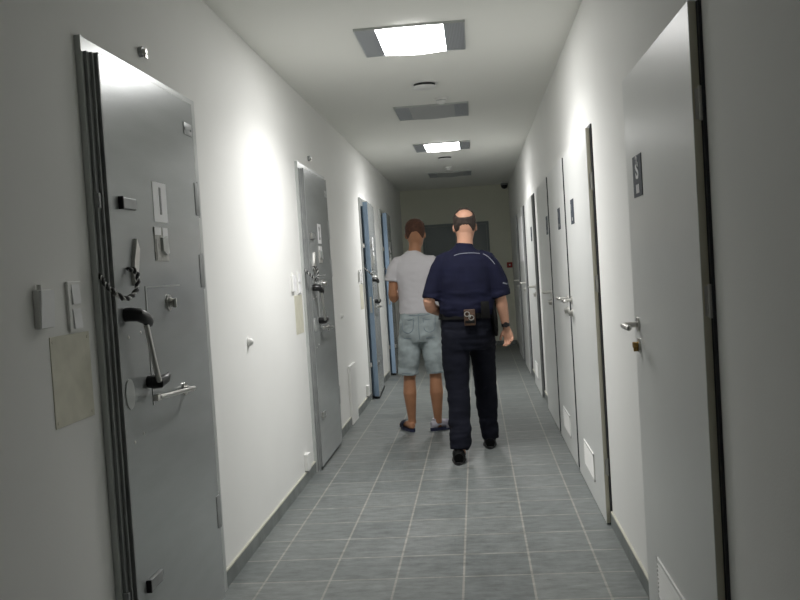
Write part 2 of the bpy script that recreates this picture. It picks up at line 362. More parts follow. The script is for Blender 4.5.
FD = [(5, 2.385, 1.03, True, dict(sign=(.81, 'big')), 'pale flat door nearest the viewer, alone before the bare wall stretch'),
      (6, 4.535, 1.15, True, dict(sign=(.77, 'small')), 'pale flat door with hinges showing, first of the three set side by side'),
      (7, 5.775, 1.15, False, dict(sign=(.36, 'small')), 'middle pale flat door of the three set side by side'),
      (8, 7.04, 1.13, False, dict(sign=(.0+.12, 'small'), vent=False), 'last pale flat door of the three set side by side'),
      (9, 8.88, 1.05, False, dict(sign=(.26, 'small')), 'pale flat door standing alone beyond the group of three'),
      (10, 10.72, 1.10, False, dict(vent=False), 'far pale flat door with a white sheet on it'),
      (11, 12.35, 1.05, False, dict(vent=False, handle=True), 'farthest flat door, close to the red call point')]
for n, y, w, hn, kw, lb in FD: flat_door(n, y, w, hn, lb, **kw)
sp = []; ys = YB
for n, y, w, hn, kw, lb in FD: sp.append((ys, y-.021 if hn else y-.049)); ys = y+w+.005
sp.append((ys, YE)); skirting('baseboard_right', XR, -1, [s for s in sp if s[1]-s[0] > .03], 'dark tiled skirting between the pale flat doors')
b = MB(); b.box((XL, YE-.011, 0), (-.86, YE, .07)); b.box((.27, YE-.011, 0), (XR, YE, .07)); tag(b.build('baseboard_end', 'base'), 'dark skirting below the shaded end wall', 'baseboard', kind='structure')
# white sheet taped to the far flat door
b = MB(); b.box((XR-.033, 10.76, 1.38), (XR-.0305, 11.65, 1.93)); tag(b.build('paper_notice', 'paper'), 'large blank white paper sheet stuck on a far flat door', 'notice')
# door in the end wall
root = empty('door_12', (-.30, YE, 0)); tag(root, 'dark grey blue double door in the end wall behind both men', 'door', kind='structure')
b = MB(); b.box((-.56, -.03, 0), (-.52, 0, 2.09)); b.box((.52, -.03, 0), (.56, 0, 2.09)); b.box((-.52, -.03, 2.05), (.52, 0, 2.09)); b.build('door_frame', 'enddoor', root)
for s, a, c in ((1, -.518, -.002), (-1, .002, .518)):
    b = MB(); b.box((a, -.02, .01), (c, 0, 2.048), .002); lf = b.build('leaf', 'enddoor', root)
    b = MB(); xx = c-.05 if s > 0 else a+.05; b.cyl((xx, -.02, 1.06), (xx, -.07, 1.06), .01); b.cyl((xx, -.07, 1.06), (xx-s*.12, -.07, 1.06), .01); b.build('lever_handle', 'chrome', lf, smooth=True)

# ------------------------------------------------------------------ ceiling fittings
def luminaire(loc, lit, label):
    r = empty('ceiling_light', loc); tag(r, label, 'ceiling light', 'square luminaires down the middle of the ceiling')
    for s in (-1, 1):
        b = MB(); b.box((s*.186, -.30, -.010), (s*.30, .30, -.004)); b.build('wing_panel', 'perf', r)
    b = MB()
    for s in (-1, 1): b.box((s*.297, -.303, -.013), (s*.303, .303, 0)); b.box((-.303, s*.297, -.013), (.303, s*.303, 0))
    b.box((-.297, -.297, -.004), (.297, .297, 0)); b.build('housing', 'frame', r)
    b = MB(); n = 14; prof = []
    for k in range(n+1): t = -1+2*k/n; prof.append((t*.184, -.297, -.009-.011*(1-t*t)))
    prof += [(.184, -.297, -.004), (-.184, -.297, -.004)]
    b.poly(prof, 0, (0, .594, 0)); b.build('diffuser', 'lit' if lit else 'lens_off', r, smooth=True)
    if lit:
        ld = bpy.data.lights.new('lamp', 'AREA'); ld.shape = 'RECTANGLE'; ld.size = .35; ld.size_y = .57; ld.energy = 21.5; ld.color = (1, .99, .975); ld.spread = math.radians(136)
        lo = bpy.data.objects.new('lamp', ld); COL.objects.link(lo); lo.parent = r; lo.location = (0, 0, -.0215)
    return r
lx = -.283
l1 = luminaire((lx, 5.08, ZC), True, 'lit square ceiling light nearest the viewer, blazing white')
l2 = luminaire((lx, 7.45, ZC), False, 'unlit grey square ceiling light between the two lit ones')
dup(l1, (lx, 9.66, ZC), 'lit square ceiling light farther down, beyond the unlit one')
dup(l2, (lx, 12.58, ZC), 'unlit grey square ceiling light near the end wall')
def valve(loc, label):
    r = empty('air_valve', loc); tag(r, label, 'air vent', 'round air valves in the ceiling')
    b = MB(); b.cyl((0, 0, .004), (0, 0, -.006), .100, .096, n=40); b.build('rim', 'whitep', r, smooth=True)
    b = MB(); b.cyl((0, 0, -.006), (0, 0, -.024), .078, n=36); b.build('throat', 'dark', r, smooth=True)
    b = MB(); b.cyl((0, 0, -.024), (0, 0, -.032), .090, .080, n=40); b.build('disc', 'whitep', r, smooth=True)
    return r
v = valve((-.286, 6.33, ZC), 'round white air valve just past the nearest lit light'); dup(v, (-.29, 10.62, ZC), 'round white air valve just past the farther lit light')
def smoke(loc, label):
    r = empty('smoke_detector', loc); tag(r, label, 'smoke detector', 'smoke detectors in the ceiling')
    b = MB(); b.cyl((0, 0, 0), (0, 0, -.018), .053, .050, n=30); b.build('base', 'whitep', r, smooth=True)
    b = MB(); b.cyl((0, 0, -.018), (0, 0, -.023), .040, n=30); b.build('inlet', 'jamb', r, smooth=True)
    b = MB(); b.cyl((0, 0, -.023), (0, 0, -.042), .045, .028, n=30); b.build('cap', 'whitep', r, smooth=True)
    return r
s = smoke((-.19, 6.92, ZC), 'small white smoke detector before the nearer unlit light'); dup(s, (-.28, 11.72, ZC), 'small white smoke detector before the farther unlit light')
r = empty('security_camera', (.545, 14.5, ZC)); tag(r, 'small black security camera under the ceiling near the end wall', 'camera')
b = MB(); b.cyl((0, 0, 0), (0, 0, -.02), .055, n=28); b.build('mount', 'whitep', r, smooth=True)
b = MB(); b.cyl((0, 0, -.02), (0, 0, -.05), .06, .062, n=28); b.build('collar', 'jamb', r, smooth=True)
b = MB(); b.ell((0, 0, -.055), (.055, .055, .055), n=20); b.build('dome', 'blackp', r, smooth=True)
r = empty('call_point', (.570, YE+.001, 1.335)); tag(r, 'red fire alarm call point on the end wall', 'fire alarm')
b = MB(); b.box((-.045, -.04, -.045), (.045, 0, .045), .006); b.build('housing', 'red', r)
b = MB(); b.box((-.012, -.042, -.010), (.012, -.04, .010), .001); b.build('press_panel', 'whitep', r)

# ------------------------------------------------------------------ fittings on the left wall
near = ['beside the number 1 cell door', 'before the second cell door', 'before the first ajar cell door']
def intercom(loc, label):
    r = empty('control_box', loc); tag(r, label, 'control box', 'white control boxes beside the cell doors')
    b = MB(); b.box((0, -.050, -.055), (.016, .030, .052), .003); b.build('housing', 'whitep', r)
    b = MB(); b.poly([(.016, -.046, .050), (.024, -.046, .050), (.018, -.046, -.053), (.016, -.046, -.053)], 0, (0, .074, 0)); b.build('front_cover', 'paper', r)
    b = MB(); b.cyl((.010, -.030, .051), (.010, -.030, .066), .007, n=12); b.build('cable_gland', 'whitep', r, smooth=True)
    return r
def switch(loc, label):
    r = empty('light_switch', loc); tag(r, label, 'light switch', 'double rocker switches beside the cell doors')
    b = MB(); b.box((0, -.042, -.075), (.009, .042, .075), .002); b.build('frame_plate', 'whitep', r)
    for z in (.036, -.036):
        b = MB(); b.poly([(.009, -.022, z-.029), (.009, -.022, z+.029), (.0105, -.022, z+.029), (.015, -.022, z-.029)], 0, (0, .050, 0)); b.build('rocker', 'paper', r)
    return r
def plate(loc, label):
    b = MB(); b.box((0, -.125, -.13), (.0032, .125, .13), .001)
    for y in (-.11, .11):
        for z in (-.115, .115): b.cyl((.003, y, z), (.0042, y, z), .005, n=10)
    o = b.build('cover_plate', 'beige', None, loc=loc); tag(o, label, 'cover plate', 'beige cover plates beside the cell doors'); return o
def lowbox(loc, label):
    r = empty('socket_box', loc); tag(r, label, 'socket', 'small white boxes above the skirting')
    b = MB(); b.box((0, -.045, -.05), (.028, .045, .06), .004); b.build('housing', 'whitep', r)
    b = MB(); b.box((0, -.04, -.058), (.026, .04, -.05)); b.build('base', 'jamb', r); return r
def stopper(loc, label):
    r = empty('door_stop', loc); tag(r, label, 'door stop', 'round door stops on the left wall')
    b = MB(); b.cyl((0, 0, 0), (.006, 0, 0), .026, n=24); b.build('base', 'whitep', r, smooth=True)
    b = MB(); b.ell((.006, 0, 0), (.024, .020, .021)); b.build('bumper', 'whitep', r, smooth=True); return r
def bolt(loc, label):
    r = empty('wall_bolt', loc); tag(r, label, 'bolt', 'metal bolts above the cell doors')
    b = MB(); b.cyl((0, 0, 0), (.016, 0, 0), .020, n=6); b.build('head', 'jamb', r)
    b = MB(); b.cyl((.016, 0, 0), (.028, .0, 0), .010, n=14); b.box((.016, .004, -.022), (.022, .03, -.006), .002); b.build('pin', 'chrome', r); return r
I = intercom((XL, 2.338, 1.328), 'small white control box beside the switches of the number 1 cell door')
W = switch((XL, 2.522, 1.325), 'double white rocker switch next to the number 1 cell door')
Pl = plate((XL-.001, 2.486, 1.115), 'square beige cover plate below the switches of the number 1 cell door')
St = stopper((XL, 4.475, 1.047), 'round white door stop between the first and second cell doors')
Bo = bolt((XL, 3.216, 2.244), 'small metal bolt in the wall above the number 1 cell door')
for k, (c, nm) in enumerate(((CELL[1], 'second cell door'), (CELL[2], 'first cell door left ajar'))):
    dup(I, (XL, 2.338+c, 1.328), 'small white control box before the ' + nm); dup(W, (XL, 2.522+c, 1.325), 'double white rocker switch before the ' + nm)
    dup(Pl, (XL-.001, 2.486+c, 1.115), 'square beige cover plate below the switches before the ' + nm)
dup(St, (XL, 7.62, 1.0), 'round white door stop beyond the second cell door'); dup(Bo, (XL, 3.216+DY, 2.244), 'small metal bolt in the wall above the second cell door')
Lb = lowbox((XL+.0001, 5.72, .135), 'small white box above the skirting before the second cell door'); dup(Lb, (XL+.0001, 9.02, .135), 'small white box above the skirting before the first ajar cell door')
r = empty('cable_duct', (XL, 8.0, 0)); tag(r, 'low white duct cover standing on the floor between second and third cell doors', 'duct cover')
b = MB(); b.box((0, -.19, 0), (.020, .19, .53), .003); b.build('casing', 'wall', r)
b = MB(); b.box((.020, -.16, .03), (.022, .16, .50), .001); b.build('front_cover', 'whitep', r)

# ------------------------------------------------------------------ people
def remeshed(mb, name, mats, parent, voxel, smooth=2, noise_fn=None, mat_fn=None):
    bmesh.ops.recalc_face_normals(mb.bm, faces=mb.bm.faces)
    me = bpy.data.meshes.new('tmp'); mb.bm.to_mesh(me); mb.bm.free()
    o = bpy.data.objects.new('tmp', me); COL.objects.link(o)
    md = o.modifiers.new('r', 'REMESH'); md.mode = 'VOXEL'; md.voxel_size = voxel
    dg = bpy.context.evaluated_depsgraph_get(); me2 = bpy.data.meshes.new_from_object(o.evaluated_get(dg))
    bpy.data.objects.remove(o); bpy.data.meshes.remove(me)
    bm = bmesh.new(); bm.from_mesh(me2)
    for _ in range(smooth): bmesh.ops.smooth_vert(bm, verts=bm.verts, factor=.5, use_axis_x=True, use_axis_y=True, use_axis_z=True)
    bm.normal_update()
    if noise_fn:
        d = [(v, noise_fn(v.co, v.normal)) for v in bm.verts]
        for v, k in d: v.co += v.normal*k
    bm.to_mesh(me2); bm.free(); me2.name = name; me2.materials.clear()
    for m in mats: me2.materials.append(M[m])
    for p in me2.polygons:
        p.use_smooth = True
        p.material_index = mat_fn(p.center) if mat_fn else 0
    r = bpy.data.objects.new(name, me2); COL.objects.link(r); r.parent = parent; return r
def bvh_of(o): return BVHTree.FromPolygons([v.co.copy() for v in o.data.vertices], [tuple(p.vertices) for p in o.data.polygons])
def drape(tree, x, z, off=.002, d=(0, 1, 0)):
    d = Vector(d); h = tree.ray_cast(Vector((x, 0, z))-d*1.0, d)
    return (h[0]-d*off) if h[0] else None
def head(mb, c, tilt=0., turn=0.):
    """c = chin-base centre; face towards +y"""
    T = Matrix.Translation(c) @ Matrix.Rotation(turn, 4, 'Z') @ Matrix.Rotation(tilt, 4, 'X')
    w = lambda *p: T @ Vector(p)
    prof = [(0, .030, .028, .062), (.015, .045, .052, .042), (.04, .058, .074, .024), (.07, .066, .088, .010), (.10, .072, .096, .003), (.13, .076, .101, -.002), (.16, .078, .102, -.004), (.185, .075, .098, -.005), (.205, .066, .087, -.005), (.222, .050, .066, -.005), (.232, .028, .038, -.005), (.236, .010, .014, -.005)]
    mb.loft([(w(0, cy, z), rx, ry) for z, rx, ry, cy in prof], n=24, ref=T.to_3x3() @ Vector((1, 0, 0)))
    mb.loft([(w(0, .088, .128), .010, .010), (w(0, .102, .105), .012, .012), (w(0, .112, .085), .015, .012), (w(0, .098, .074), .012, .008)], n=12)       # nose
    for s in (-1, 1):
        mb.ell(w(s*.078, -.006, .105), (.008, .017, .030), n=12, rot=T.to_3x3().to_4x4() @ Matrix.Rotation(s*.35, 4, 'Z'))        # ear
        mb.ell(w(s*.030, .086, .136), (.026, .012, .008), n=12)                                                              # brow
        mb.ell(w(s*.040, .068, .082), (.024, .022, .020), n=12); mb.ell(w(s*.031, .088, .118), (.013, .009, .009), n=12)        # cheek, eye
    mb.ell(w(0, .092, .053), (.024, .010, .005), n=12); mb.ell(w(0, .090, .044), (.021, .011, .006), n=12); mb.ell(w(0, .080, .018), (.022, .018, .016), n=12)
    return T
def hand(mb, wr, d, nrm, thumb, curl=.35, L=1.):
    """wr wrist, d pointing, nrm palm side, thumb = +-1"""
    d = Vector(d).normalized(); nrm = Vector(nrm); nrm = (nrm-d*nrm.dot(d)).normalized(); s = d.cross(nrm)*thumb; wr = Vector(wr)
    mb.loft([(wr-d*.03, .026, .021), (wr, .027, .020), (wr+d*.03*L, .036, .018), (wr+d*.06*L, .041, .016), (wr+d*.085*L, .040, .013), (wr+d*.094*L, .034, .009)], n=16, ref=s)
    for k, (off, ln) in enumerate(((.031, .068), (.0105, .077), (-.0105, .072), (-.031, .056))):
        p = wr+d*(.078 if k != 3 else .072)*L+s*off; dd = (d+s*off*2.5).normalized(); a = .12+.04*k; path = [(p, .0095, .0095)]
        for j, fr in enumerate((.45, .30, .25)):
            a2 = a+curl*(j+.4+.12*k); v = (dd*math.cos(a2)+nrm*math.sin(a2)); p = p+v*ln*fr*L; path.append((p, .0088-.0008*j, .0088-.0008*j))
        mb.loft(path, n=10, ref=s)
    p = wr+d*.022*L+s*.026; v1 = (d*.72+s*.62+nrm*.30).normalized(); v2 = (d*.92+s*.22+nrm*.36).normalized()
    mb.loft([(p-v1*.012, .014, .013), (p+v1*.024, .0125, .0115), (p+v1*.044, .0105, .010), (p+v1*.044+v2*.030, .0082, .0080)], n=10, ref=nrm)
def limb(mb, pts, ref=(1, 0, 0)):
    P_ = []
    for i in range(len(pts)-1):
        (a, ra), (b_, rb) = pts[i], pts[i+1]; a, b_ = Vector(a), Vector(b_); n = 4
        for k in range(n): t = k/n; P_.append((a.lerp(b_, t), ra+(rb-ra)*t, ra+(rb-ra)*t))
    P_.append((Vector(pts[-1][0]), pts[-1][1], pts[-1][1])); mb.loft(P_, n=18, ref=ref)
def fold(amp, sc, st=(1, 1, 1), seed=0):
    def f(co, no): return amp*(noise.noise(Vector((co.x*st[0], co.y*st[1], co.z*st[2]))*sc+Vector((seed, 0, 0)))+.5*noise.noise(Vector((co.x*st[0], co.y*st[1], co.z*st[2]))*sc*2.1+Vector((0, seed, 0))))
    return f
def facemat(T, lipz=.049):
    Ti = T.inverted()
    def f(c):
        p = Ti @ c
        if p.y > .05:
            for s in (-1, 1):
                dx, dz = (p.x-s*.031)/.0115, (p.z-.118)/.0055
                if dx*dx+dz*dz < 1: return 2 if abs(p.x-s*.031) < .005 else 1
            if abs(p.x) < .024 and abs(p.z-lipz) < .0085-abs(p.x)*.2 and p.y > .085: return 3
        return 0
    return f

# ---- the officer: absolute corridor coordinates, root on the floor between the feet
RX, RY = -.08, 6.26
def A(x, y, z): return Vector((x-RX, y-RY, z))
cop = empty('person', (RX, RY, 0)); tag(cop, 'person in dark navy uniform walking away, handcuff pouch on the belt', 'person')
b = MB()
T1 = head(b, A(-.060, 6.285, 1.535), tilt=-.10, turn=.05)
b.loft([(A(-.075, 6.25, 1.40), .075, .075), (A(-.072, 6.262, 1.47), .064, .066), (A(-.066, 6.27, 1.53), .057, .062), (A(-.062, 6.272, 1.60), .055, .064)])
b.loft([(A(-.085, 6.27, .86), .15, .10), (A(-.085, 6.27, .95), .165, .11), (A(-.08, 6.27, 1.05), .16, .11), (A(-.077, 6.26, 1.2), .15, .105), (A(-.075, 6.25, 1.33), .165, .11), (A(-.075, 6.25, 1.41), .165, .085), (A(-.075, 6.252, 1.455), .10, .06)], n=28)
limb(b, [(A(.085, 6.25, 1.385), .052), (A(.140, 6.25, 1.26), .048), (A(.163, 6.245, 1.125), .041), (A(.168, 6.255, 1.08), .043), (A(.182, 6.28, .99), .034), (A(.190, 6.295, .925), .025)])
hand(b, A(.192, 6.298, .912), (.20, .10, -1), (-.50, -.80, -.1), 1, curl=.62)
limb(b, [(A(-.235, 6.25, 1.385), .052), (A(-.300, 6.24, 1.27), .048), (A(-.345, 6.225, 1.135), .041), (A(-.335, 6.26, 1.09), .043), (A(-.285, 6.35, 1.055), .034), (A(-.235, 6.425, 1.03), .025)])
hand(b, A(-.228, 6.435, 1.027), (.75, .6, -.08), (.3, -.6, -.2), -1, curl=.45)
limb(b, [(A(-.165, 6.26, .92), .088), (A(-.175, 6.27, .70), .072), (A(-.172, 6.26, .50), .052), (A(-.178, 6.19, .34), .054), (A(-.182, 6.125, .10), .036), (A(-.182, 6.12, .06), .036)])
limb(b, [(A(-.005, 6.29, .92), .088), (A(.015, 6.42, .70), .070), (A(.022, 6.52, .50), .052), (A(.025, 6.555, .34), .052), (A(.032, 6.58, .10), .036), (A(.032, 6.585, .06), .036)])
for fx, fy in ((-.190, 6.10), (.032, 6.575)):
    b.loft([(A(fx, fy-.045, .045), .026, .030), (A(fx, fy, .050), .033, .038), (A(fx-.003, fy+.08, .045), .038, .030), (A(fx-.006, fy+.15, .035), .040, .020), (A(fx-.006, fy+.195, .028), .026, .012)], n=16)
body = remeshed(b, 'body', ['skin2', 'eye', 'iris', 'lip'], cop, .0042, 1, mat_fn=facemat(T1))
# shirt
b = MB()
b.loft([(A(-.083, 6.27, 1.005), .178, .128), (A(-.082, 6.27, 1.04), .190, .138), (A(-.080, 6.265, 1.075), .199, .146), (A(-.078, 6.26, 1.15), .190, .140), (A(-.076, 6.25, 1.27), .192, .138), (A(-.075, 6.25, 1.36), .196, .130), (A(-.075, 6.25, 1.41), .188, .112), (A(-.075, 6.255, 1.452), .150, .088), (A(-.074, 6.258, 1.482), .096, .074), (A(-.073, 6.262, 1.500), .072, .070)], n=36)
b.loft([(A(.02, 6.25, 1.43), .060, .050), (A(.075, 6.25, 1.405), .068, .072), (A(.118, 6.25, 1.33), .070, .074), (A(.150, 6.248, 1.24), .071, .073), (A(.166, 6.245, 1.165), .074, .075), (A(.169, 6.245, 1.140), .074, .075)], n=24)
b.loft([(A(-.17, 6.25, 1.43), .060, .050), (A(-.225, 6.25, 1.405), .068, .072), (A(-.268, 6.248, 1.33), .068, .072), (A(-.302, 6.24, 1.24), .066, .070), (A(-.320, 6.235, 1.175), .068, .072), (A(-.327, 6.23, 1.145), .068, .072)], n=24)
b.loft([(A(-.072, 6.262, 1.475), .074, .078), (A(-.070, 6.266, 1.505), .068, .074), (A(-.068, 6.268, 1.528), .063, .070)], n=24)
f1 = fold(.0085, 6, (1.2, 1.2, .8), 3); f2 = fold(.008, 9, (.5, 1, 2.2), 8)
shirt = remeshed(b, 'shirt', ['navy'], cop, .007, 3, noise_fn=lambda c, n: f1(c, n)+(f2(c, n) if c.z < 1.2 else .3*f2(c, n)))
# trousers
b = MB()
b.loft([(A(-.085, 6.275, 1.045), .176, .122), (A(-.085, 6.275, .98), .183, .130), (A(-.085, 6.28, .90), .190, .134), (A(-.085, 6.285, .83), .186, .128), (A(-.085, 6.29, .78), .150, .105)], n=32)
b.loft([(A(-.165, 6.27, .92), .102, .118), (A(-.176, 6.275, .76), .102, .108), (A(-.181, 6.27, .62), .093, .098), (A(-.176, 6.255, .50), .084, .088), (A(-.172, 6.215, .36), .078, .084), (A(-.172, 6.175, .24), .077, .084), (A(-.176, 6.14, .15), .077, .086), (A(-.184, 6.125, .105), .072, .090), (A(-.186, 6.12, .085), .068, .088)], n=28)
b.loft([(A(-.005, 6.30, .92), .098, .116), (A(.012, 6.36, .78), .096, .106), (A(.020, 6.43, .64), .086, .094), (A(.020, 6.50, .50), .083, .088), (A(.022, 6.54, .36), .080, .084), (A(.028, 6.565, .24), .074, .080), (A(.032, 6.58, .15), .069, .078), (A(.034, 6.585, .065), .062, .082)], n=28)
f1b = fold(.006, 7, (1, 1, 1), 1); f2b = fold(.009, 10, (.5, .8, 2.0), 5)
trousers = remeshed(b, 'trousers', ['trouser'], cop, .007, 3, noise_fn=lambda c, n: f1b(c, n)+f2b(c, n)*(1. if c.z < .30 or c.z > .78 else .45))
tsh, ttr = bvh_of(shirt), bvh_of(trousers)
def shoe(fx, fy, parent, lift=0.):
    b = MB(); b.loft([(A(fx, fy-.062, .045), .032, .040), (A(fx, fy-.03, .055), .041, .050), (A(fx, fy+.04, .060), .044, .052), (A(fx-.002, fy+.11, .046), .049, .036), (A(fx-.004, fy+.18, .040), .048, .028), (A(fx-.004, fy+.225, .034), .034, .018), (A(fx-.004, fy+.238, .032), .014, .008)], n=22)
    o = b.build('shoe', 'blackl', parent, smooth=True)
    b = MB(); pr = []
    for k in range(28):
        a = 2*math.pi*k/28; ww = .045 if math.sin(a) < 0 else .050
        pr.append((fx-.003+ww*math.cos(a)*(1-.12*abs(math.sin(a)))-RX, fy+.085+.158*math.sin(a)-RY, .0))
    b.poly(pr, 0, (0, 0, .020)); b.build('sole', 'dark', o)
shoe(-.192, 6.085, cop); shoe(.032, 6.578, cop)
# belt and its equipment
def ring_band(tree, c, z0, z1, off, n=64):
    b = MB(); vs = []
    for k in range(n):
        a = 2*math.pi*k/n; d = Vector((math.cos(a), math.sin(a), 0)); col = []
        for z in (z0, z1):
            o_ = Vector((c[0], c[1], z)); h = tree.ray_cast(o_+d*.6, -d); r = (h[0]-o_).length if h[0] else .16
            col += [o_+d*(r+off), o_+d*(r-.004)]
        vs.append([b.bm.verts.new(p) for p in (col[0], col[2], col[3], col[1])])
    for k in range(n):
        p, q = vs[k], vs[(k+1) % n]
        for j in range(4): b.bm.faces.new((p[j], q[j], q[(j+1) % 4], p[(j+1) % 4]))
    return b
band = ring_band(ttr, (-.005, .015), 1.000, 1.040, .020); belt = band.build('belt', 'blackl', cop, smooth=True)
yb = lambda x, z, t=None: (drape(ttr, x-RX, z, .022) or Vector((0, -.15, 0))).y
def eq(name, m, x0, x1, z0, z1, dep, bev=.006, parent=cop):
    y = min(yb((x0+x1)/2, (z0+z1)/2), yb(x0, z0), yb(x1, z0)); b = MB(); b.box((x0-RX, y-dep, z0), (x1-RX, y+.03, z1), bev); return b.build(name, m, parent, smooth=True), y-dep
o_, y_ = eq('handcuff_pouch', 'leather', -.100, -.022, .955, 1.068, .024)
b = MB()
for cz, cx in ((1.036, -.078), (1.010, -.050)):
    b.tube([(cx-RX+.017*math.cos(a*math.pi/9), y_-.005-.004*math.sin(a*math.pi/9), cz+.016*math.sin(a*math.pi/9)) for a in range(19)], .0036, n=8)
b.box((-.070-RX, y_-.010, 1.012), (-.052-RX, y_-.001, 1.030), .002); b.build('handcuffs', 'chrome', cop, smooth=True)
b = MB(); b.box((-.095-RX, y_-.003, .972), (-.027-RX, y_, .992), .002); b.build('pouch_strap', 'blackl', cop)
eq('radio_pouch', 'blackl', .020, .078, 1.00, 1.118, .030)
o2, y2 = eq('key_tag', 'leather', .030, .072, 1.035, 1.052, .040, .003)
b = MB(); b.box((.050-RX, y2-.006, 1.018), (.078-RX, y2, 1.032), .002); b.build('key_ring', 'chrome', cop)
b = MB(); b.loft([(A(.110, 6.235, 1.110), .014, .016), (A(.112, 6.235, 1.03), .018, .030), (A(.114, 6.235, .98), .020, .036), (A(.116, 6.24, .90), .018, .030), (A(.118, 6.245, .865), .012, .02)], ref=(1, 0, 0)); b.build('holster', 'blackl', cop, smooth=True)
# shoulder piping, sleeve badge, watch
for pts in ([(-.145, 1.447), (-.11, 1.456), (-.06, 1.459), (-.01, 1.457), (.035, 1.450)], [(.058, 1.447), (.085, 1.430), (.112, 1.402), (.135, 1.37)]):
    path = [drape(tsh, x-RX, z, .001) for x, z in pts]; path = [p for p in path if p]
    if len(path) > 2: b = MB(); b.tube(arcp(path, 4), .0028, n=6); b.build('piping', 'pipe', cop)
b = MB(); p0 = [drape(tsh, x-RX, z, .002) for x, z in ((.185, 1.235), (.212, 1.225))]
if all(p0): b.tube([p0[0], (p0[0]+p0[1])/2-Vector((0, .001, 0)), p0[1]], .005, n=8); b.build('sleeve_badge', 'pipe', cop)
b = MB(); c0, c1 = A(.1885, 6.292, .947), A(.190, 6.295, .925); b.cyl(c0, c1, .0315, n=28); d_ = (c1-c0); b.cyl((c0+c1)/2+Vector((-.0, -.030, 0)), (c0+c1)/2+Vector((0, -.040, 0)), .019, n=24); b.build('wristwatch', 'blackp', cop, smooth=True)
# hair: short band round a thin crown
Ti1 = T1
def hairmesh(T, prof, m, parent, bumps=.003):
    b = MB(); b.loft([(T @ Vector((0, cy, z)), rx, ry) for z, rx, ry, cy in prof], n=28, ref=T.to_3x3() @ Vector((1, 0, 0)))
    return remeshed(b, 'hair', [m], parent, .005, 1, noise_fn=fold(bumps, 40, (1, 1, 1), 2))
hairmesh(T1, [(.070, .050, .045, -.052), (.085, .068, .062, -.040), (.11, .077, .074, -.034), (.14, .081, .082, -.028), (.165, .0815, .085, -.026), (.182, .078, .083, -.028), (.200, .070, .072, -.034), (.213, .056, .055, -.044), (.221, .036, .034, -.054)], 'hair1', cop)

# ---- the man in the T-shirt
RX, RY = -.50, 7.32
man = empty('person', (RX, RY, 0)); tag(man, 'person in pale grey T-shirt, denim shorts and dark slides walking away', 'person')
b = MB()
T2 = head(b, A(-.485, 7.335, 1.545), tilt=-.12, turn=.0)
b.loft([(A(-.505, 7.31, 1.42), .068, .066), (A(-.50, 7.315, 1.49), .056, .058), (A(-.494, 7.325, 1.545), .052, .056), (A(-.488, 7.33, 1.60), .050, .060)])
b.loft([(A(-.49, 7.32, .84), .14, .10), (A(-.49, 7.32, .95), .15, .105), (A(-.49, 7.32, 1.05), .140, .10), (A(-.497, 7.31, 1.2), .138, .098), (A(-.503, 7.305, 1.34), .155, .10), (A(-.505, 7.305, 1.43), .155, .075), (A(-.505, 7.308, 1.475), .09, .055)], n=28)
limb(b, [(A(-.655, 7.31, 1.425), .050), (A(-.685, 7.305, 1.30), .043), (A(-.702, 7.30, 1.165), .037), (A(-.697, 7.335, 1.135), .037), (A(-.680, 7.43, 1.165), .031), (A(-.664, 7.525, 1.190), .024)])
hand(b, A(-.662, 7.537, 1.193), (.25, .95, .10), (.9, -.2, .1), -1, curl=.45)
limb(b, [(A(-.355, 7.31, 1.425), .050), (A(-.325, 7.305, 1.30), .043), (A(-.305, 7.30, 1.165), .037), (A(-.315, 7.335, 1.135), .037), (A(-.36, 7.44, 1.165), .031), (A(-.405, 7.545, 1.195), .024)])
hand(b, A(-.410, 7.555, 1.198), (-.55, .8, .15), (-.6, -.3, .1), 1, curl=.5)
limb(b, [(A(-.565, 7.33, .90), .080), (A(-.588, 7.35, .68), .066), (A(-.603, 7.365, .50), .052), (A(-.610, 7.360, .44), .050), (A(-.613, 7.350, .33), .056), (A(-.612, 7.365, .22), .044), (A(-.612, 7.385, .11), .033), (A(-.612, 7.39, .065), .034)])
limb(b, [(A(-.415, 7.33, .90), .080), (A(-.395, 7.335, .68), .066), (A(-.388, 7.345, .50), .052), (A(-.388, 7.345, .44), .050), (A(-.388, 7.335, .33), .056), (A(-.389, 7.345, .22), .044), (A(-.390, 7.36, .11), .033), (A(-.390, 7.365, .065), .034)])
def footdir(fx, fy, ang, z=0.):
    d = Vector((math.sin(ang), math.cos(ang), 0)); o = A(fx, fy, 0); return lambda t, h: o+d*t+Vector((0, 0, h+z)), d, Vector((d.y, -d.x, 0))
FE = [footdir(-.625, 7.385, -.42), footdir(-.400, 7.372, 1.05)]
for F_, d, s_ in FE:
    b.loft([(F_(-.052, .052), .020, .022), (F_(-.03, .050), .031, .030), (F_(.02, .058), .033, .036), (F_(.09, .048), .037, .026), (F_(.15, .038), .042, .017), (F_(.175, .034), .038, .013)], n=16, ref=s_)
    for k in range(5): p = F_(.165-.008*k*(1 if d.x > 0 else 1), .034)+s_*(.030-.0155*k)*(-1 if d.x < 0 else -1); b.loft([(p, .010, .009), (p+d*(.030-.002*k), .0085-.0006*k, .008)], n=10, ref=s_)
remeshed(b, 'body', ['skin', 'eye', 'iris', 'lip'], man, .0042, 1, mat_fn=facemat(T2))
b = MB()
b.loft([(A(-.492, 7.315, .995), .168, .118), (A(-.492, 7.315, 1.04), .168, .122), (A(-.496, 7.312, 1.15), .162, .118), (A(-.500, 7.308, 1.25), .165, .118), (A(-.503, 7.305, 1.36), .174, .116), (A(-.505, 7.305, 1.425), .166, .098), (A(-.505, 7.308, 1.470), .125, .074), (A(-.504, 7.312, 1.500), .078, .066), (A(-.503, 7.316, 1.512), .064, .064)], n=36)
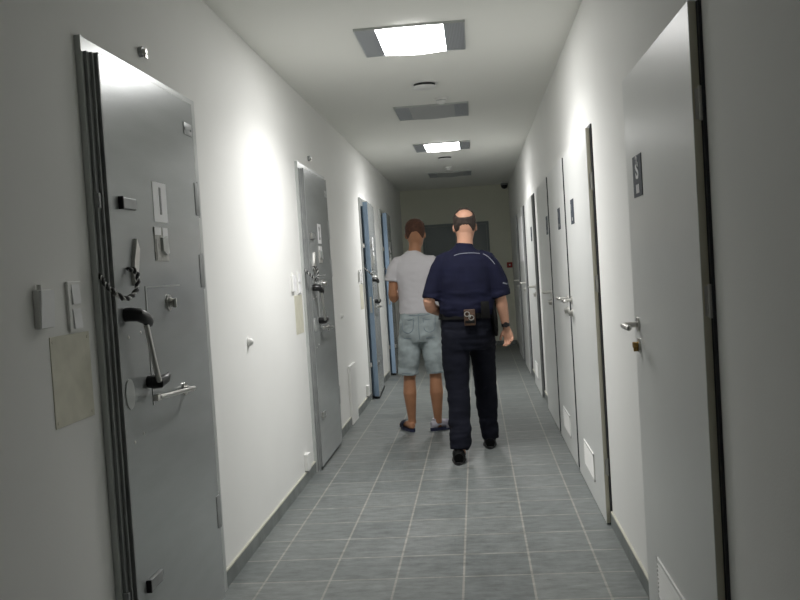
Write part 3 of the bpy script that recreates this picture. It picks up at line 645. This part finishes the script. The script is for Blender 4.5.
b.loft([(A(-.58, 7.31, 1.44), .05, .05), (A(-.635, 7.31, 1.425), .062, .062), (A(-.668, 7.308, 1.37), .066, .066), (A(-.690, 7.305, 1.31), .068, .067), (A(-.699, 7.303, 1.275), .069, .067)], n=22)
b.loft([(A(-.43, 7.31, 1.44), .05, .05), (A(-.375, 7.31, 1.425), .062, .062), (A(-.342, 7.308, 1.37), .066, .066), (A(-.320, 7.305, 1.31), .068, .067), (A(-.311, 7.303, 1.275), .069, .067)], n=22)
g1 = fold(.009, 5, (1, 1, .6), 12); g2 = fold(.005, 10, (1, 1, 1.5), 4)
tee = remeshed(b, 't_shirt', ['tee'], man, .007, 3, noise_fn=lambda c, n: g1(c, n)+g2(c, n)*.7)
b = MB()
b.loft([(A(-.49, 7.318, 1.040), .152, .112), (A(-.49, 7.32, .98), .162, .122), (A(-.492, 7.322, .90), .174, .132), (A(-.494, 7.325, .82), .178, .132), (A(-.494, 7.33, .765), .160, .110)], n=32)
b.loft([(A(-.572, 7.33, .88), .092, .118), (A(-.586, 7.342, .76), .098, .112), (A(-.600, 7.352, .64), .094, .104), (A(-.612, 7.358, .54), .089, .099), (A(-.615, 7.36, .488), .088, .098)], n=28)
b.loft([(A(-.412, 7.33, .88), .092, .118), (A(-.398, 7.335, .76), .096, .112), (A(-.388, 7.34, .64), .090, .104), (A(-.382, 7.345, .54), .085, .099), (A(-.380, 7.345, .488), .084, .098)], n=28)
h1 = fold(.008, 8, (.6, .8, 1.6), 21); h2 = fold(.006, 14, (1, 1, 1.4), 33)
shorts = remeshed(b, 'denim_shorts', ['denim'], man, .0065, 3, noise_fn=lambda c, n: h1(c, n)+h2(c, n))
tsr = bvh_of(shorts)
for pts, closed in (([(-.635, .960), (-.570, .952), (-.530, .965)], 0), ([(-.460, .962), (-.415, .948), (-.355, .958)], 0), ([(-.632, .955), (-.628, .87), (-.585, .845), (-.545, .87), (-.533, .955)], 0), ([(-.455, .955), (-.448, .87), (-.405, .845), (-.365, .87), (-.358, .955)], 0), ([(-.492, 1.0), (-.493, .92), (-.494, .84), (-.494, .79)], 0), ([(-.68, .792), (-.62, .80), (-.56, .80)], 0), ([(-.44, .80), (-.38, .80), (-.325, .795)], 0), ([(-.690, .51), (-.64, .507), (-.59, .507), (-.54, .51)], 0), ([(-.45, .51), (-.40, .507), (-.35, .507), (-.31, .51)], 0), ([(-.64, .995), (-.56, .99), (-.49, .988), (-.42, .99), (-.345, .995)], 0)):
    path = [drape(tsr, x-RX, z, .0008) for x, z in pts]; path = [p for p in path if p]
    if len(path) > 1: b = MB(); b.tube(arcp(path, 5), .0030, n=6); b.build('seam', 'seam', man)
for i, (F_, d, s_) in enumerate(FE):
    b = MB(); pr = []
    for k in range(30):
        a = 2*math.pi*k/30; t = .075+.142*math.cos(a); w_ = (.047 if math.cos(a) > 0 else .039)*math.sin(a); pr.append(F_(t, 0)+s_*w_)
    b.poly(pr, 0, (0, 0, .026)); sl = b.build('slide_sandal', 'sandal', man)
    b = MB(); rows = []
    for t in (.06, .09, .125, .15):
        row = []
        for k in range(13):
            a = math.pi*k/12; row.append(F_(t, .018)+s_*(.050*math.cos(a))+Vector((0, 0, (.072-.12*(t-.06))*math.sin(a)**.7)))
        rows.append([b.bm.verts.new(p) for p in row])
    for r_ in range(3):
        for k in range(12): b.bm.faces.new((rows[r_][k], rows[r_][k+1], rows[r_+1][k+1], rows[r_+1][k]))
    bmesh.ops.solidify(b.bm, geom=list(b.bm.faces), thickness=.005)
    b.build('sandal_strap', 'sandal' if i == 0 else 'sock', sl, smooth=True)
F_, d, s_ = FE[1]
b = MB(); b.loft([(F_(-.056, .050), .022, .026), (F_(-.03, .052), .036, .036), (F_(.01, .072), .037, .042), (F_(.04, .060), .040, .036), (F_(.09, .052), .041, .030), (F_(.15, .042), .046, .021), (F_(.185, .040), .040, .016), (F_(.2, .038), .02, .01)], n=20, ref=s_)
b.loft([(F_(.0, .05), .036, .036), (F_(-.002, .09), .037, .038), (F_(-.004, .105), .037, .037)], n=20); b.build('sock', 'sock', man, smooth=True)
hairmesh(T2, [(.070, .042, .036, -.058), (.085, .068, .064, -.042), (.11, .079, .076, -.035), (.14, .0835, .088, -.026), (.17, .083, .100, -.012), (.195, .079, .100, -.009), (.217, .067, .085, -.008), (.235, .045, .06, -.008), (.244, .02, .03, -.008)], 'hair2', man, .0018)
# what he carries in front of him
pap = empty('folded_cloth', (-.648, 7.660, 1.196)); tag(pap, 'crumpled white cloth held in front of the man in shorts', 'cloth')
b = MB(); b.loft([((-.070, -.005, .012), .020, .010), ((-.045, 0, .01), .034, .014), ((0, .0, .005), .040, .016), ((.04, 0, 0), .036, .014), ((.062, 0, -.01), .020, .008)], n=20, ref=(0, 0, 1))
remeshed(b, 'bundle', ['paper'], pap, .006, 1, noise_fn=fold(.008, 22, (1, 1, 1), 7))

# ------------------------------------------------------------------ world, camera, colour management
w = bpy.data.worlds.new('world'); w.use_nodes = True; w.node_tree.nodes['Background'].inputs['Color'].default_value = (.5, .52, .5, 1); w.node_tree.nodes['Background'].inputs['Strength'].default_value = 0.0; SC.world = w
f, yaw, pit, rol = 878.61, -.0879, -.0348, -.0625
cy, sy, cp, sp_, cr, sr = math.cos(yaw), math.sin(yaw), math.cos(pit), math.sin(pit), math.cos(rol), math.sin(rol)
fw = Vector((sy*cp, cy*cp, sp_)); r = Vector((cy, -sy, 0)); u = r.cross(fw); r2 = r*cr+u*sr; u2 = r*-sr+u*cr
cam = bpy.data.cameras.new('camera'); cam.sensor_width = 36; cam.lens = f*36/800; cam.clip_start = .05
co = bpy.data.objects.new('camera', cam); COL.objects.link(co)
mx = Matrix.Identity(4)
for i in range(3): mx[i][0] = r2[i]; mx[i][1] = u2[i]; mx[i][2] = -fw[i]
mx[2][3] = 1.3747; co.matrix_world = mx; SC.camera = co
SC.view_settings.view_transform = 'Standard'; SC.view_settings.look = 'None'; SC.view_settings.exposure = 0.05; SC.view_settings.gamma = 1; SC.view_settings.use_curve_mapping = False
SC.cycles.use_denoising = True; SC.cycles.max_bounces = 10; SC.cycles.diffuse_bounces = 8; SC.cycles.sample_clamp_indirect = 6
